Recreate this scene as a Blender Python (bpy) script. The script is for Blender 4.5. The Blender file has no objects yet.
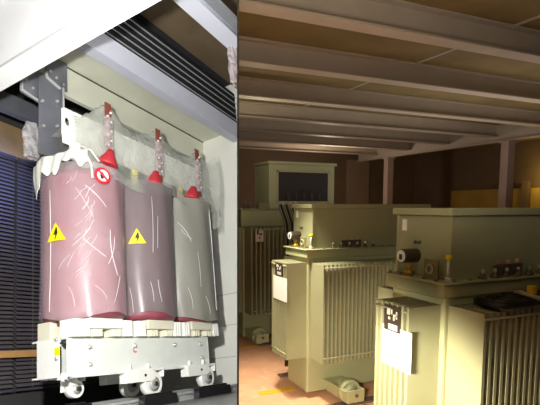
# Two electrical rooms side by side, parted by a thin sheet partition.  The photograph is a pair of snapshots
# mounted next to each other, taken with the camera held at different tilts, so the dry transformer's bay (BAY)
# has its own level, turned rigidly about 19 degrees against the level of the oil transformer room (world).
import bpy, bmesh, math, random
from mathutils import Vector, Matrix
random.seed(7)
S = bpy.context.scene
COL = S.collection
PI = math.pi
# ------------------------------------------------------------------ camera and the two room frames
RB = Matrix(((0.9099954749589452, 0.04691249990690796, -0.4119556443438153),
             (-0.4146181804434578, 0.10296259220625255, -0.9041517953595652),
             (0.0, 0.9935783421344556, 0.11314626834918905)))
RA = Matrix(((0.4946802537716967, -0.12831163773895224, -0.8595507955607496),
             (-0.863911495295143, -0.1802551780190385, -0.4702818294323464),
             (-0.09459584993687412, 0.9752149478028279, -0.20001857602894735)))
EYE = Vector((0, 0, 1.95))
BAY = Matrix.Translation(EYE) @ (RB @ RA.transposed()).to_4x4() @ Matrix.Translation((0, 0, -0.30))
WORLD = Matrix.Identity(4)
cam_d = bpy.data.cameras.new('camera')
cam = bpy.data.objects.new('camera', cam_d)
COL.objects.link(cam)
cam.matrix_world = Matrix.Translation(EYE) @ RB.to_4x4()
cam_d.sensor_width = 36.0
cam_d.lens = 490.0 / 540.0 * 36.0
cam_d.shift_y = (262.0 - 202.5) / 540.0
cam_d.clip_start = 0.05
S.camera = cam
# partition: the upright sheet that parts the two rooms
PX = (238.0 - 270.0) / 490.0
P_FWD = (RB @ Vector((PX, 0, -1))).normalized()       # runs away from the camera
P_UP = (RB @ Vector((0, 1, 0))).normalized()
P_N = P_FWD.cross(P_UP).normalized()                   # points into the oil transformer room
if P_N.dot(RB @ Vector((1, 0, 0))) < 0:
    P_N = -P_N

# ------------------------------------------------------------------ materials
MATS = {}


def lin(c):
    c = c / 255.0
    return c / 12.92 if c <= 0.04045 else ((c + 0.055) / 1.055) ** 2.4


def rgb(r, g, b):
    return (lin(r), lin(g), lin(b), 1.0)


def mat(name, col, rough=0.5, metal=0.0, noise=0.0, nscale=6.0, bump=0.0, bscale=40.0, spec=0.5, coat=0.0, speck=None):
    if name in MATS:
        return MATS[name]
    m = bpy.data.materials.new(name)
    m.use_nodes = True
    nt = m.node_tree
    b = nt.nodes['Principled BSDF']
    b.inputs['Base Color'].default_value = col
    b.inputs['Roughness'].default_value = rough
    b.inputs['Metallic'].default_value = metal
    b.inputs['Specular IOR Level'].default_value = spec
    b.inputs['Coat Weight'].default_value = coat
    tc = nt.nodes.new('ShaderNodeTexCoord')
    if noise > 0:
        n = nt.nodes.new('ShaderNodeTexNoise')
        n.inputs['Scale'].default_value = nscale
        n.inputs['Detail'].default_value = 6
        nt.links.new(tc.outputs['Object'], n.inputs['Vector'])
        r = nt.nodes.new('ShaderNodeValToRGB')
        r.color_ramp.elements[0].position = 0.3
        r.color_ramp.elements[1].position = 0.7
        k0, k1 = 1 - noise, 1 + noise
        r.color_ramp.elements[0].color = (col[0] * k0, col[1] * k0, col[2] * k0, 1)
        r.color_ramp.elements[1].color = (min(1, col[0] * k1), min(1, col[1] * k1), min(1, col[2] * k1), 1)
        nt.links.new(n.outputs['Fac'], r.inputs['Fac'])
        nt.links.new(r.outputs['Color'], b.inputs['Base Color'])
        if speck:
            n3 = nt.nodes.new('ShaderNodeTexNoise')
            n3.inputs['Scale'].default_value = speck[1]
            n3.inputs['Detail'].default_value = 3
            nt.links.new(tc.outputs['Object'], n3.inputs['Vector'])
            r3 = nt.nodes.new('ShaderNodeValToRGB')
            r3.color_ramp.elements[0].position = speck[2]
            r3.color_ramp.elements[1].position = speck[2] + 0.12
            nt.links.new(n3.outputs['Fac'], r3.inputs['Fac'])
            mx = nt.nodes.new('ShaderNodeMix')
            mx.data_type = 'RGBA'
            nt.links.new(r3.outputs['Color'], mx.inputs['Factor'])
            nt.links.new(r.outputs['Color'], mx.inputs[6])
            mx.inputs[7].default_value = speck[0]
            nt.links.new(mx.outputs[2], b.inputs['Base Color'])
    if bump > 0:
        n2 = nt.nodes.new('ShaderNodeTexNoise')
        n2.inputs['Scale'].default_value = bscale
        n2.inputs['Detail'].default_value = 4
        nt.links.new(tc.outputs['Object'], n2.inputs['Vector'])
        bp = nt.nodes.new('ShaderNodeBump')
        bp.inputs['Strength'].default_value = bump
        bp.inputs['Distance'].default_value = 0.02
        nt.links.new(n2.outputs['Fac'], bp.inputs['Height'])
        nt.links.new(bp.outputs['Normal'], b.inputs['Normal'])
    MATS[name] = m
    return m


def film(name, tint, lo, hi, scale=5.0, rough=0.16, bump=0.6, stretch=(1, 1, 1), lines=0.16):
    """thin cloudy polythene: clear and milky by turns, with creases that catch the light"""
    m = bpy.data.materials.new(name)
    m.use_nodes = True
    nt = m.node_tree
    b = nt.nodes['Principled BSDF']
    out = nt.nodes['Material Output']
    b.inputs['Base Color'].default_value = tint
    b.inputs['Roughness'].default_value = rough
    b.inputs['Specular IOR Level'].default_value = 0.8
    tc = nt.nodes.new('ShaderNodeTexCoord')
    mp = nt.nodes.new('ShaderNodeMapping')
    mp.inputs['Scale'].default_value = stretch
    nt.links.new(tc.outputs['Object'], mp.inputs['Vector'])
    n = nt.nodes.new('ShaderNodeTexNoise')
    n.inputs['Scale'].default_value = scale
    n.inputs['Detail'].default_value = 5
    n.inputs['Distortion'].default_value = 0.8
    nt.links.new(mp.outputs['Vector'], n.inputs['Vector'])
    mr = nt.nodes.new('ShaderNodeMapRange')
    mr.inputs['From Min'].default_value = 0.35
    mr.inputs['From Max'].default_value = 0.72
    mr.inputs['To Min'].default_value = lo
    mr.inputs['To Max'].default_value = hi
    nt.links.new(n.outputs['Fac'], mr.inputs['Value'])
    # creases: thin ridges of a voronoi cell pattern
    v = nt.nodes.new('ShaderNodeTexNoise')
    v.inputs['Scale'].default_value = scale * 2.6
    v.inputs['Detail'].default_value = 2
    v.inputs['Distortion'].default_value = 1.6
    nt.links.new(mp.outputs['Vector'], v.inputs['Vector'])
    s = nt.nodes.new('ShaderNodeMath')
    s.operation = 'SUBTRACT'
    s.inputs[1].default_value = 0.5
    nt.links.new(v.outputs['Fac'], s.inputs[0])
    a = nt.nodes.new('ShaderNodeMath')
    a.operation = 'ABSOLUTE'
    nt.links.new(s.outputs[0], a.inputs[0])
    cr = nt.nodes.new('ShaderNodeMapRange')
    cr.inputs['From Min'].default_value = 0.0
    cr.inputs['From Max'].default_value = 0.022
    cr.inputs['To Min'].default_value = 1.0
    cr.inputs['To Max'].default_value = 0.0
    nt.links.new(a.outputs[0], cr.inputs['Value'])
    bp = nt.nodes.new('ShaderNodeBump')
    bp.inputs['Strength'].default_value = bump
    bp.inputs['Distance'].default_value = 0.03
    nt.links.new(cr.outputs[0], bp.inputs['Height'])
    bp2 = nt.nodes.new('ShaderNodeBump')
    bp2.inputs['Strength'].default_value = bump * 0.8
    bp2.inputs['Distance'].default_value = 0.05
    nt.links.new(n.outputs['Fac'], bp2.inputs['Height'])
    if lines > 0:
        nt.links.new(bp.outputs['Normal'], bp2.inputs['Normal'])
    nt.links.new(bp2.outputs['Normal'], b.inputs['Normal'])
    ad = nt.nodes.new('ShaderNodeMath')
    ad.operation = 'MULTIPLY_ADD'
    ad.use_clamp = True
    ad.inputs[1].default_value = lines
    nt.links.new(cr.outputs[0], ad.inputs[0])
    nt.links.new(mr.outputs[0], ad.inputs[2])
    t = nt.nodes.new('ShaderNodeBsdfTransparent')
    mx = nt.nodes.new('ShaderNodeMixShader')
    nt.links.new(ad.outputs[0], mx.inputs['Fac'])
    nt.links.new(t.outputs[0], mx.inputs[1])
    nt.links.new(b.outputs[0], mx.inputs[2])
    nt.links.new(mx.outputs[0], out.inputs['Surface'])
    return m


# bay of the dry transformer
WHITE_STEEL = mat('white_painted_steel', rgb(236, 236, 230), 0.42, 0, 0.03, 9)
CLAMP_STEEL = mat('clamp_steel', rgb(214, 218, 212), 0.5, 0, 0.04, 7)
ZINC = mat('zinc_steel', rgb(128, 130, 138), 0.42, 0.45, 0.14, 5)
GREY_BEAM = mat('grey_beam_paint', rgb(196, 198, 210), 0.5, 0, 0.04, 3)
FASCIA = mat('fascia_board', rgb(206, 207, 190), 0.65, 0, 0.08, 2.5)
BULKHEAD = mat('white_bulkhead', rgb(240, 240, 240), 0.6, 0, 0.02, 4)
SEAM = mat('seam_grey', rgb(186, 186, 186), 0.7)
SLAT_EDGE = mat('vent_slat_grey', rgb(190, 192, 198), 0.4, 0.2)
VENT_DARK = mat('vent_dark', rgb(14, 14, 17), 0.8)
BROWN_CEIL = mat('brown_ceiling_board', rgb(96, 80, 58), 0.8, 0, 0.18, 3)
BAY_WALL = mat('bay_wall_paint', rgb(232, 232, 222), 0.75, 0, 0.03, 2)
BLIND = mat('blind_slat', rgb(104, 98, 104), 0.5, 0.2, 0.06, 3)
TIMBER = mat('pale_timber', rgb(196, 148, 92), 0.6, 0, 0.15, 5)
BEIGE = mat('beige_board', rgb(150, 124, 88), 0.75, 0, 0.2, 4)
BAY_FLOOR = mat('bay_floor_dark', rgb(124, 124, 122), 0.35, 0, 0.2, 3)
RESIN = mat('red_cast_resin', rgb(136, 66, 78), 0.45, 0, 0.1, 6)
RESIN_DARK = mat('dark_red_resin', rgb(118, 62, 54), 0.45, 0, 0.1, 8)
CREAM = mat('cream_moulding', rgb(226, 222, 200), 0.5, 0, 0.03, 8)
COPPER = mat('red_copper', rgb(150, 82, 70), 0.4, 0.3, 0.12, 10)
RED_CAP = mat('red_plastic', rgb(186, 46, 56), 0.45)
YELLOW = mat('sign_yellow', rgb(250, 222, 20), 0.45)
BLACK = mat('black_ink', rgb(22, 20, 20), 0.5)
SIGN_RED = mat('sign_red', rgb(205, 30, 45), 0.45)
SIGN_WHITE = mat('sign_white', rgb(245, 245, 245), 0.45)
RUBBER = mat('black_rubber', rgb(26, 25, 27), 0.38, 0, 0.1, 20)
BOLT = mat('bright_bolt', rgb(215, 215, 212), 0.3, 0.6)
RAG = mat('white_cloth', rgb(212, 212, 202), 0.8, 0, 0.05, 12, 0.5, 14)
FILM_A = film('clear_film', rgb(226, 206, 212), 0.28, 0.38, 3.0, 0.24, 0.12, (1, 1, 0.6), 0.0)
FILM_B = film('cloudy_film', rgb(134, 126, 128), 0.62, 0.72, 3.0, 0.34, 0.10, (1, 1, 0.5), 0.0)
FILM_C = film('milky_film', rgb(142, 142, 132), 0.78, 0.88, 3.0, 0.4, 0.10, (1, 1, 0.5), 0.0)
FILM_TOP = film('draped_film', rgb(202, 206, 194), 0.30, 0.60, 2.2, 0.2, 0.35, (1, 1, 0.7))
BUBBLE = film('bubble_wrap', rgb(230, 225, 225), 0.25, 0.6, 14.0, 0.14, 0.6)
# oil transformer room
GREEN = mat('grey_green_paint', rgb(166, 166, 128), 0.48, 0, 0.04, 4)
GREEN_FIN = mat('grey_green_fin_paint', rgb(156, 154, 122), 0.5, 0, 0.05, 4)
GREEN_DARK = mat('olive_lid_paint', rgb(128, 118, 88), 0.45, 0, 0.08, 6)
CEIL_SLAB = mat('rough_ceiling_slab', rgb(126, 108, 66), 0.85, 0, 0.16, 2.2, 0.3, 60)
BEAM_PAINT = mat('beam_paint', rgb(180, 166, 148), 0.6, 0, 0.05, 5)
ROOM_WALL = mat('room_wall_dark', rgb(104, 86, 66), 0.85, 0, 0.15, 1.3)
ROOM_PANEL = mat('room_wall_panel', rgb(138, 118, 98), 0.8, 0, 0.08, 2)
OCHRE = mat('ochre_dado', rgb(170, 140, 62), 0.8, 0, 0.2, 1.6)
COLUMN = mat('column_paint', rgb(176, 154, 142), 0.6, 0, 0.06, 4)
FLOOR = mat('orange_floor', rgb(226, 168, 132), 0.7, 0, 0.1, 3, 0.25, 30, speck=(rgb(226, 186, 150), 9, 0.56))
YELLOW_PAINT = mat('yellow_line_paint', rgb(232, 176, 40), 0.6, 0, 0.1, 12)
RAIL_STEEL = mat('rail_steel', rgb(120, 104, 96), 0.5, 0.3, 0.12, 8)
PAPER = mat('white_paper', rgb(250, 250, 246), 0.7)
PLATE = mat('rating_plate_dark', rgb(74, 62, 56), 0.4, 0.3)
PLATE_LIGHT = mat('rating_plate_light', rgb(216, 208, 196), 0.45)
GAUGE_BODY = mat('gauge_body', rgb(66, 56, 46), 0.4, 0.2)
BRASS = mat('brass', rgb(196, 150, 50), 0.35, 0.6)
STEEL_PIN = mat('steel_pin', rgb(210, 205, 190), 0.3, 0.5)
PORCELAIN = mat('bushing_grey', rgb(92, 80, 70), 0.3)
PINK_CAP = mat('pink_cap', rgb(214, 160, 140), 0.5)
GLASS_DARK = mat('dark_window', rgb(46, 38, 36), 0.7)
CABLE_END = mat('cable_lug', rgb(205, 200, 190), 0.4, 0.4)
CABLE_STRIPE = mat('cable_grey_stripe', rgb(170, 160, 150), 0.5)


# ------------------------------------------------------------------ mesh builder
class MB:
    def __init__(self):
        self.v, self.f, self.sm = [], [], []

    def add(self, vs, fs, smooth=False):
        o = len(self.v)
        self.v += [tuple(p) for p in vs]
        for f in fs:
            self.f.append([i + o for i in f])
            self.sm.append(smooth)
        return self

    def box(self, x0, x1, y0, y1, z0, z1):
        vs = [(x, y, z) for z in (z0, z1) for y in (y0, y1) for x in (x0, x1)]
        return self.add(vs, [(0, 2, 3, 1), (4, 5, 7, 6), (0, 1, 5, 4), (2, 6, 7, 3), (0, 4, 6, 2), (1, 3, 7, 5)])

    def prism(self, pts, axis, a, b):
        """polygon pts in the other two axes (in x,y,z order), extruded from a to b along axis"""
        def P(u, v, w):
            return {'x': (w, u, v), 'y': (u, w, v), 'z': (u, v, w)}[axis]
        n = len(pts)
        vs = [P(u, v, a) for u, v in pts] + [P(u, v, b) for u, v in pts]
        fs = [tuple(range(n))[::-1], tuple(range(n, 2 * n))]
        fs += [(i, (i + 1) % n, (i + 1) % n + n, i + n) for i in range(n)]
        return self.add(vs, fs)

    def rev(self, p0, p1, prof, n=24):
        """profile of (distance along p0->p1 as 0..1, radius) turned about that axis"""
        p0, p1 = Vector(p0), Vector(p1)
        d = (p1 - p0)
        ax = d.normalized()
        u = ax.orthogonal().normalized()
        w = ax.cross(u)
        vs, fs = [], []
        for t, r in prof:
            c = p0 + d * t
            for k in range(n):
                a = 2 * PI * k / n
                vs.append(c + (u * math.cos(a) + w * math.sin(a)) * r)
        m = len(prof)
        for i in range(m - 1):
            for k in range(n):
                k2 = (k + 1) % n
                fs.append((i * n + k, i * n + k2, (i + 1) * n + k2, (i + 1) * n + k))
        self.add(vs, fs, True)
        self.add([vs[k] for k in range(n)], [tuple(range(n))[::-1]])
        self.add([vs[(m - 1) * n + k] for k in range(n)], [tuple(range(n))])
        return self

    def cyl(self, p0, p1, r, n=20):
        return self.rev(p0, p1, [(0, r), (1, r)], n)

    def tube(self, pts, r, n=10):
        pts = [Vector(p) for p in pts]
        vs, fs = [], []
        u = None
        for i, p in enumerate(pts):
            d = (pts[min(i + 1, len(pts) - 1)] - pts[max(i - 1, 0)]).normalized()
            u = d.orthogonal().normalized() if u is None else (u - d * u.dot(d)).normalized()
            w = d.cross(u)
            for k in range(n):
                a = 2 * PI * k / n
                vs.append(p + (u * math.cos(a) + w * math.sin(a)) * r)
        for i in range(len(pts) - 1):
            for k in range(n):
                k2 = (k + 1) % n
                fs.append((i * n + k, i * n + k2, (i + 1) * n + k2, (i + 1) * n + k))
        fs.append(tuple(range(n))[::-1])
        fs.append(tuple(range((len(pts) - 1) * n, len(pts) * n)))
        return self.add(vs, fs, True)

    def grid(self, fn, nu, nv, closed_u=False, smooth=True):
        vs, fs = [], []
        ku = nu if closed_u else nu + 1
        for j in range(nv + 1):
            for i in range(ku):
                vs.append(fn(i / nu, j / nv))
        for j in range(nv):
            for i in range(nu):
                i2 = (i + 1) % ku
                fs.append((j * ku + i, j * ku + i2, (j + 1) * ku + i2, (j + 1) * ku + i))
        return self.add(vs, fs, smooth)

    def build(self, name, m, parent=None, room=WORLD, loc=(0, 0, 0), bevel=0.0, solid=0.0, keep=None):
        me = bpy.data.meshes.new(name)
        bm = bmesh.new()
        vv = [bm.verts.new(Vector(p) - Vector(loc)) for p in self.v]
        for f, s in zip(self.f, self.sm):
            try:
                fa = bm.faces.new([vv[i] for i in f])
                fa.smooth = s
            except ValueError:
                pass
        bmesh.ops.remove_doubles(bm, verts=bm.verts, dist=1e-5)
        bmesh.ops.recalc_face_normals(bm, faces=bm.faces)
        M = room @ Matrix.Translation(loc)
        if keep:                                       # end the piece at the partition
            inv = M.inverted()
            off = 0.005 if keep > 0 else -0.005
            co = inv @ (EYE + P_N * off)
            no = (inv.to_3x3() @ P_N).normalized()
            r = bmesh.ops.bisect_plane(bm, geom=bm.verts[:] + bm.edges[:] + bm.faces[:], plane_co=co, plane_no=no,
                                       clear_inner=keep > 0, clear_outer=keep < 0)
            ed = [e for e in r['geom_cut'] if isinstance(e, bmesh.types.BMEdge)]
            if ed:
                try:
                    bmesh.ops.holes_fill(bm, edges=ed, sides=0)
                except Exception:
                    pass
        bm.to_mesh(me)
        bm.free()
        me.materials.append(m)
        o = bpy.data.objects.new(name, me)
        COL.objects.link(o)
        if parent:
            o.parent = parent
        else:
            o.matrix_world = M
        if solid:
            md = o.modifiers.new('solid', 'SOLIDIFY')
            md.thickness = solid
        if bevel:
            md = o.modifiers.new('bevel', 'BEVEL')
            md.width = bevel
            md.segments = 2
            md.limit_method = 'ANGLE'
        return o


def tag(o, label, cat, group=None):
    o['label'] = label
    o['category'] = cat
    if group:
        o['group'] = group
    return o


class Thing:
    """an Empty at the thing's base; parts are given in the room's coordinates"""
    def __init__(self, name, label, cat, loc, room=WORLD, group=None):
        self.loc = Vector(loc)
        self.o = bpy.data.objects.new(name, None)
        COL.objects.link(self.o)
        self.o.matrix_world = room @ Matrix.Translation(self.loc)
        self.o.empty_display_size = 0.1
        self.room = room
        tag(self.o, label, cat, group)

    def part(self, name, mb, m, under=None, bevel=0.0, solid=0.0, label=None, keep=None):
        o = mb.build(name, m, under or self.o, self.room, self.loc, bevel, solid, keep)
        if label:
            o['label'] = label
        return o


def struct(name, mb, m, room=WORLD, keep=None, bevel=0.0, parent=None):
    o = mb.build(name, m, parent, room, (0, 0, 0), bevel, 0, keep)
    o['kind'] = 'structure'
    return o


def wrap_on(mb_pts, X, Y, r, ang, z, sub=5):
    """polygon in (u sideways, v up) laid on an upright cylinder"""
    bm = bmesh.new()
    vs = [bm.verts.new((u, v, 0)) for u, v in mb_pts]
    bm.faces.new(vs)
    bmesh.ops.triangulate(bm, faces=bm.faces[:])
    for _ in range(2):
        bmesh.ops.subdivide_edges(bm, edges=bm.edges[:], cuts=1, use_grid_fill=True)
    bmesh.ops.triangulate(bm, faces=bm.faces[:])
    a0 = math.radians(ang)
    mb = MB()
    vv = []
    bm.verts.index_update()
    for v in bm.verts:
        a = a0 + v.co.x / r
        vv.append((X + r * math.cos(a), Y + r * math.sin(a), z + v.co.y))
    mb.add(vv, [[q.index for q in f.verts] for f in bm.faces])
    bm.free()
    return mb


def circle_pts(r, n=24, a0=0, a1=2 * PI, full=True):
    return [(r * math.cos(a0 + (a1 - a0) * i / (n if full else n - 1)), r * math.sin(a0 + (a1 - a0) * i / (n if full else n - 1))) for i in range(n)]


# =================================================================== PARTITION
pm = MB()
vs = []
for d in (1.0, 14.0):
    for h in (-4.0, 5.0):
        for t in (-0.002, 0.002):
            vs.append(EYE + P_FWD * d + P_UP * h + P_N * t)
pm.add(vs, [(0, 1, 3, 2), (4, 6, 7, 5), (0, 4, 5, 1), (2, 3, 7, 6), (0, 2, 6, 4), (1, 5, 7, 3)])
struct('wall_partition', pm, mat('partition_sheet', rgb(150, 146, 136), 0.7, 0, 0.04, 3))

# =================================================================== BAY OF THE DRY TRANSFORMER (left snapshot)
A = BAY
XW, YB = 5.516, 5.5
struct('floor_bay', MB().box(1.2, 6.2, 0.6, 5.6, -0.1, 0.0), BAY_FLOOR, A, -1)
ew = struct('wall_end', MB().box(XW, XW + 0.2, 1.8, 5.7, -0.1, 4.6), BAY_WALL, A, -1)
jo = MB()
for z in (0.42, 0.84, 1.26):
    jo.box(XW - 0.004, XW + 0.01, 2.0, 5.5, z, z + 0.008)
struct('trim_wall_joints', jo, mat('wall_joint', rgb(176, 177, 170), 0.8), A, -1)
struct('wall_back', MB().box(1.4, XW, YB + 0.12, YB + 0.3, -0.1, 4.6), mat('back_wall_dark', rgb(62, 60, 60), 0.8, 0, 0.1, 2), A)
struct('trim_back_board', MB().box(1.6, XW - 0.01, YB + 0.02, YB + 0.12, 3.18, 3.59), BEIGE, A, None, 0.006)
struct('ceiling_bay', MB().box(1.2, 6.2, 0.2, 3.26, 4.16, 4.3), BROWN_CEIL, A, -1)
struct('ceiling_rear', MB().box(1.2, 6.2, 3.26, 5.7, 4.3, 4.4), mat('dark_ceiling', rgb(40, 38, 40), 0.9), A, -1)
# window blinds on the back wall and the timber rail under them
for i, (x0, x1, lab) in enumerate(((2.3, 3.585, 'dark window blind cut by the photo edge, away from the wrapped transformer'), (3.625, 5.3, 'dark window blind that runs on behind the wrapped transformer'))):
    t = Thing('window_blind', lab, 'blind', (x0, YB, 0.25), A, 'window blinds on the back wall')
    mb = MB()
    k = 0
    z = 0.3
    while z < 3.12:
        mb.add([(x0, YB - 0.012, z), (x1, YB - 0.012, z), (x1, YB + 0.018, z + 0.036), (x0, YB + 0.018, z + 0.036),
                (x0, YB - 0.01, z - 0.002), (x1, YB - 0.01, z - 0.002), (x1, YB + 0.02, z + 0.034), (x0, YB + 0.02, z + 0.034)],
               [(0, 1, 2, 3), (7, 6, 5, 4), (0, 4, 5, 1), (3, 2, 6, 7), (0, 3, 7, 4), (1, 5, 6, 2)])
        z += 0.05
    t.part('slats', mb, BLIND)
    t.part('head_rail', MB().box(x0, x1, YB - 0.02, YB + 0.02, 3.12, 3.16), mat('blind_rail', rgb(70, 70, 82), 0.5))
    t.part('bottom_rail', MB().box(x0, x1, YB - 0.018, YB + 0.018, 0.25, 0.28), mat('blind_rail', rgb(70, 70, 82), 0.5))
    cords = MB()
    for cx in (x0 + 0.2, x1 - 0.25):
        cords.cyl((cx, YB - 0.022, 0.28), (cx, YB - 0.022, 3.12), 0.004, 6)
    t.part('ladder_cord', cords, mat('cord_grey', rgb(120, 112, 104), 0.7))
struct('trim_timber_rail', MB().box(1.8, XW - 0.01, YB - 0.10, YB - 0.04, 0.635, 0.715), TIMBER, A, None, 0.004)
# high side window light strip behind the blinds
# fascia panel and soffit above the transformer
struct('beam_fascia', MB().box(2.853, XW, 3.95, 4.0, 3.235, 3.57), FASCIA, A, -1)
struct('ceiling_soffit', MB().box(2.2, XW, 3.36, 3.95, 3.575, 3.62), FASCIA, A, -1)
struct('trim_soffit_seam', MB().box(2.853, XW, 3.942, 3.952, 3.560, 3.576), mat('seam_dark', rgb(70, 70, 66), 0.8), A, -1)
# steel beam 1 with bottom flange
struct('beam_steel', MB().box(1.2, XW, 3.30, 3.425, 3.40, 3.415).box(1.2, XW, 3.305, 3.32, 3.415, 3.63).box(1.2, XW, 3.30, 3.425, 3.63, 3.64), GREY_BEAM, A, -1)
struct('beam_steel.001', MB().box(1.2, XW, 2.115, 2.285, 3.40, 3.415).box(1.2, XW, 2.19, 2.21, 3.415, 3.62).box(1.2, XW, 2.115, 2.285, 3.62, 3.635), GREY_BEAM, A, -1)
struct('trim_beam_cleat', MB().box(1.2, XW, 2.02, 2.115, 3.46, 3.5), mat('mid_grey', rgb(120, 122, 126), 0.5), A, -1)
# vent grille with slats on top of the first beam
g = Thing('vent_grille', 'long dark louvred vent grille above the grey steel beam', 'vent', (1.25, 3.3, 3.645), A)
g.part('backing', MB().box(1.25, XW - 0.01, 3.33, 3.35, 3.645, 4.12), VENT_DARK, keep=-1)
sl = MB()
for i in range(5):
    z = 3.675 + i * 0.09
    sl.prism([(3.302, z), (3.302, z + 0.010), (3.326, z + 0.022), (3.326, z + 0.012)], 'x', 1.25, XW - 0.01)
g.part('slats', sl, SLAT_EDGE, keep=-1)
# white bulkhead beam that crosses overhead
struct('beam_white', MB().box(2.085, 2.295, 1.2, 5.4, 2.8, 4.15), BULKHEAD, A)
struct('trim_beam_seam', MB().box(2.0835, 2.0985, 1.2, 5.4, 2.7985, 2.806), SEAM, A)

# hanger bracket
t = Thing('hanger_bracket', 'grey zinc hanger bracket with bolts under the fascia, above the first wrapped coil', 'bracket', (2.91, 3.92, 2.45), A)
t.part('leg', MB().box(2.785, 3.02, 3.90, 3.912, 2.45, 3.30).box(3.018, 3.032, 3.86, 3.912, 2.45, 3.30), ZINC, bevel=0.002)
t.part('gusset_plate', MB().prism([(2.62, 3.03), (2.92, 2.98), (2.96, 3.05), (2.96, 3.34), (2.62, 3.34)], 'y', 3.935, 3.947), ZINC)
t.part('top_plate', MB().prism([(2.855, 3.33), (2.87, 3.29), (3.03, 3.235), (3.10, 3.235), (3.10, 3.56), (2.855, 3.56)], 'y', 3.885, 3.899), ZINC, bevel=0.002)
t.part('edge_strip', MB().prism([(2.845, 3.34), (2.862, 3.282), (3.03, 3.222), (3.03, 3.236), (2.872, 3.292), (2.858, 3.342)], 'y', 3.875, 3.9).box(3.022, 3.036, 3.85, 3.90, 2.5, 3.235)
       .prism([(2.615, 3.045), (2.915, 2.975), (2.915, 2.988), (2.628, 3.055), (2.628, 3.12), (2.615, 3.12)], 'y', 3.915, 3.947), mat('bright_edge', rgb(200, 202, 198), 0.4, 0.2))
for (bx, bz) in ((2.9, 3.37), (2.97, 3.33), (3.045, 3.29), (2.81, 3.0), (2.975, 3.07), (2.82, 2.74), (2.975, 2.8)):
    t.part('bolt', MB().cyl((bx, 3.872, bz), (bx, 3.9, bz), 0.014, 8), BOLT)
for (bx, bz) in ((2.67, 3.17), (2.74, 3.12)):
    t.part('bolt', MB().cyl((bx, 3.92, bz), (bx, 3.936, bz), 0.013, 8), BOLT)
# grey steel rail behind it and its dark post
struct('trim_rear_rail', MB().box(1.8, 3.5, 4.86, 4.95, 3.36, 3.58), ZINC, A)

# ---------------------------------------------------------------- the dry transformer
T = Thing('dry_transformer', 'cast resin transformer with three coils under clear plastic film on white wheeled base', 'transformer', (3.72, 3.69, 0.085), A)
BX0, BX1, BY0, BY1, BZ0, BZ1 = 2.757, 4.69, 3.50, 3.875, 0.342, 0.667
fr = MB()
for y0, y1, yl in ((BY0, BY0 + 0.012, (BY0, BY0 - 0.0)), (BY1 - 0.012, BY1, (BY1, BY1))):
    fr.box(BX0 + 0.0, BX1, y0, y1, BZ0, BZ1)
fr.box(BX0 + 0.01, BX1, BY0 - 0.0, BY0 + 0.09, BZ1 - 0.014, BZ1).box(BX0 + 0.05, BX1 + 0.03, BY0 - 0.045, BY0 + 0.08, BZ0 - 0.014, BZ0)
fr.box(BX0 + 0.01, BX1, BY1 - 0.09, BY1, BZ1 - 0.014, BZ1).box(BX0 + 0.05, BX1 + 0.03, BY1 - 0.08, BY1 + 0.045, BZ0 - 0.014, BZ0)
base = T.part('base_clamp', fr, CLAMP_STEEL, bevel=0.004)
T.part('end_plate', MB().box(BX0 - 0.012, BX0, BY0 + 0.09, BY1 + 0.0, BZ0, BZ1).box(BX0 - 0.012, BX0 + 0.0, BY1, BY1 + 0.07, BZ0 + 0.0, BZ0 + 0.014)
       .box(BX0 - 0.012, BX0, BY1, BY1 + 0.07, BZ1 - 0.014, BZ1), WHITE_STEEL, bevel=0.003)
T.part('end_plate', MB().box(BX1, BX1 + 0.012, BY0, BY1, BZ0, BZ1), WHITE_STEEL, bevel=0.003)
T.part('end_tab', MB().box(BX0 - 0.014, BX0 - 0.002, BY0 + 0.0, BY0 + 0.11, BZ0 - 0.02, BZ0 + 0.02), WHITE_STEEL)
T.part('label_sticker', MB().box(BX0 - 0.016, BX0 - 0.012, 3.575, 3.64, 0.525, 0.59), YELLOW, label='small square yellow sticker on the end plate')
for bz in (0.44, 0.6):
    T.part('bolt', MB().rev((BX0 - 0.012, 3.61, bz + 0.06), (BX0 - 0.03, 3.61, bz + 0.06), [(0, 0.017), (1, 0.013)], 8), BOLT)
for bx in (2.98, 3.52, 4.1, 4.55):
    for bz in (0.43, 0.58):
        if bx in (3.52, 4.1) and bz < 0.5:
            continue
        T.part('bolt', MB().rev((bx, BY0, bz), (bx, BY0 - 0.03, bz), [(0, 0.022), (0.3, 0.022), (0.31, 0.012), (1, 0.012)], 8), BOLT)
mk = MB()
for k in range(8):
    a0, a1 = 2 * PI * k / 8 + 0.1, 2 * PI * (k + 1) / 8 - 0.1
    if k in (0, 7):
        continue
    mk.prism([(3.53 + 0.03 * math.cos(a0), 0.545 + 0.03 * math.sin(a0)), (3.53 + 0.03 * math.cos(a1), 0.545 + 0.03 * math.sin(a1)),
              (3.53 + 0.02 * math.cos(a1), 0.545 + 0.02 * math.sin(a1)), (3.53 + 0.02 * math.cos(a0), 0.545 + 0.02 * math.sin(a0))], 'y', BY0 - 0.003, BY0)
T.part('ring_mark', mk, SIGN_RED, label='small broken red ring mark')

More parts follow.
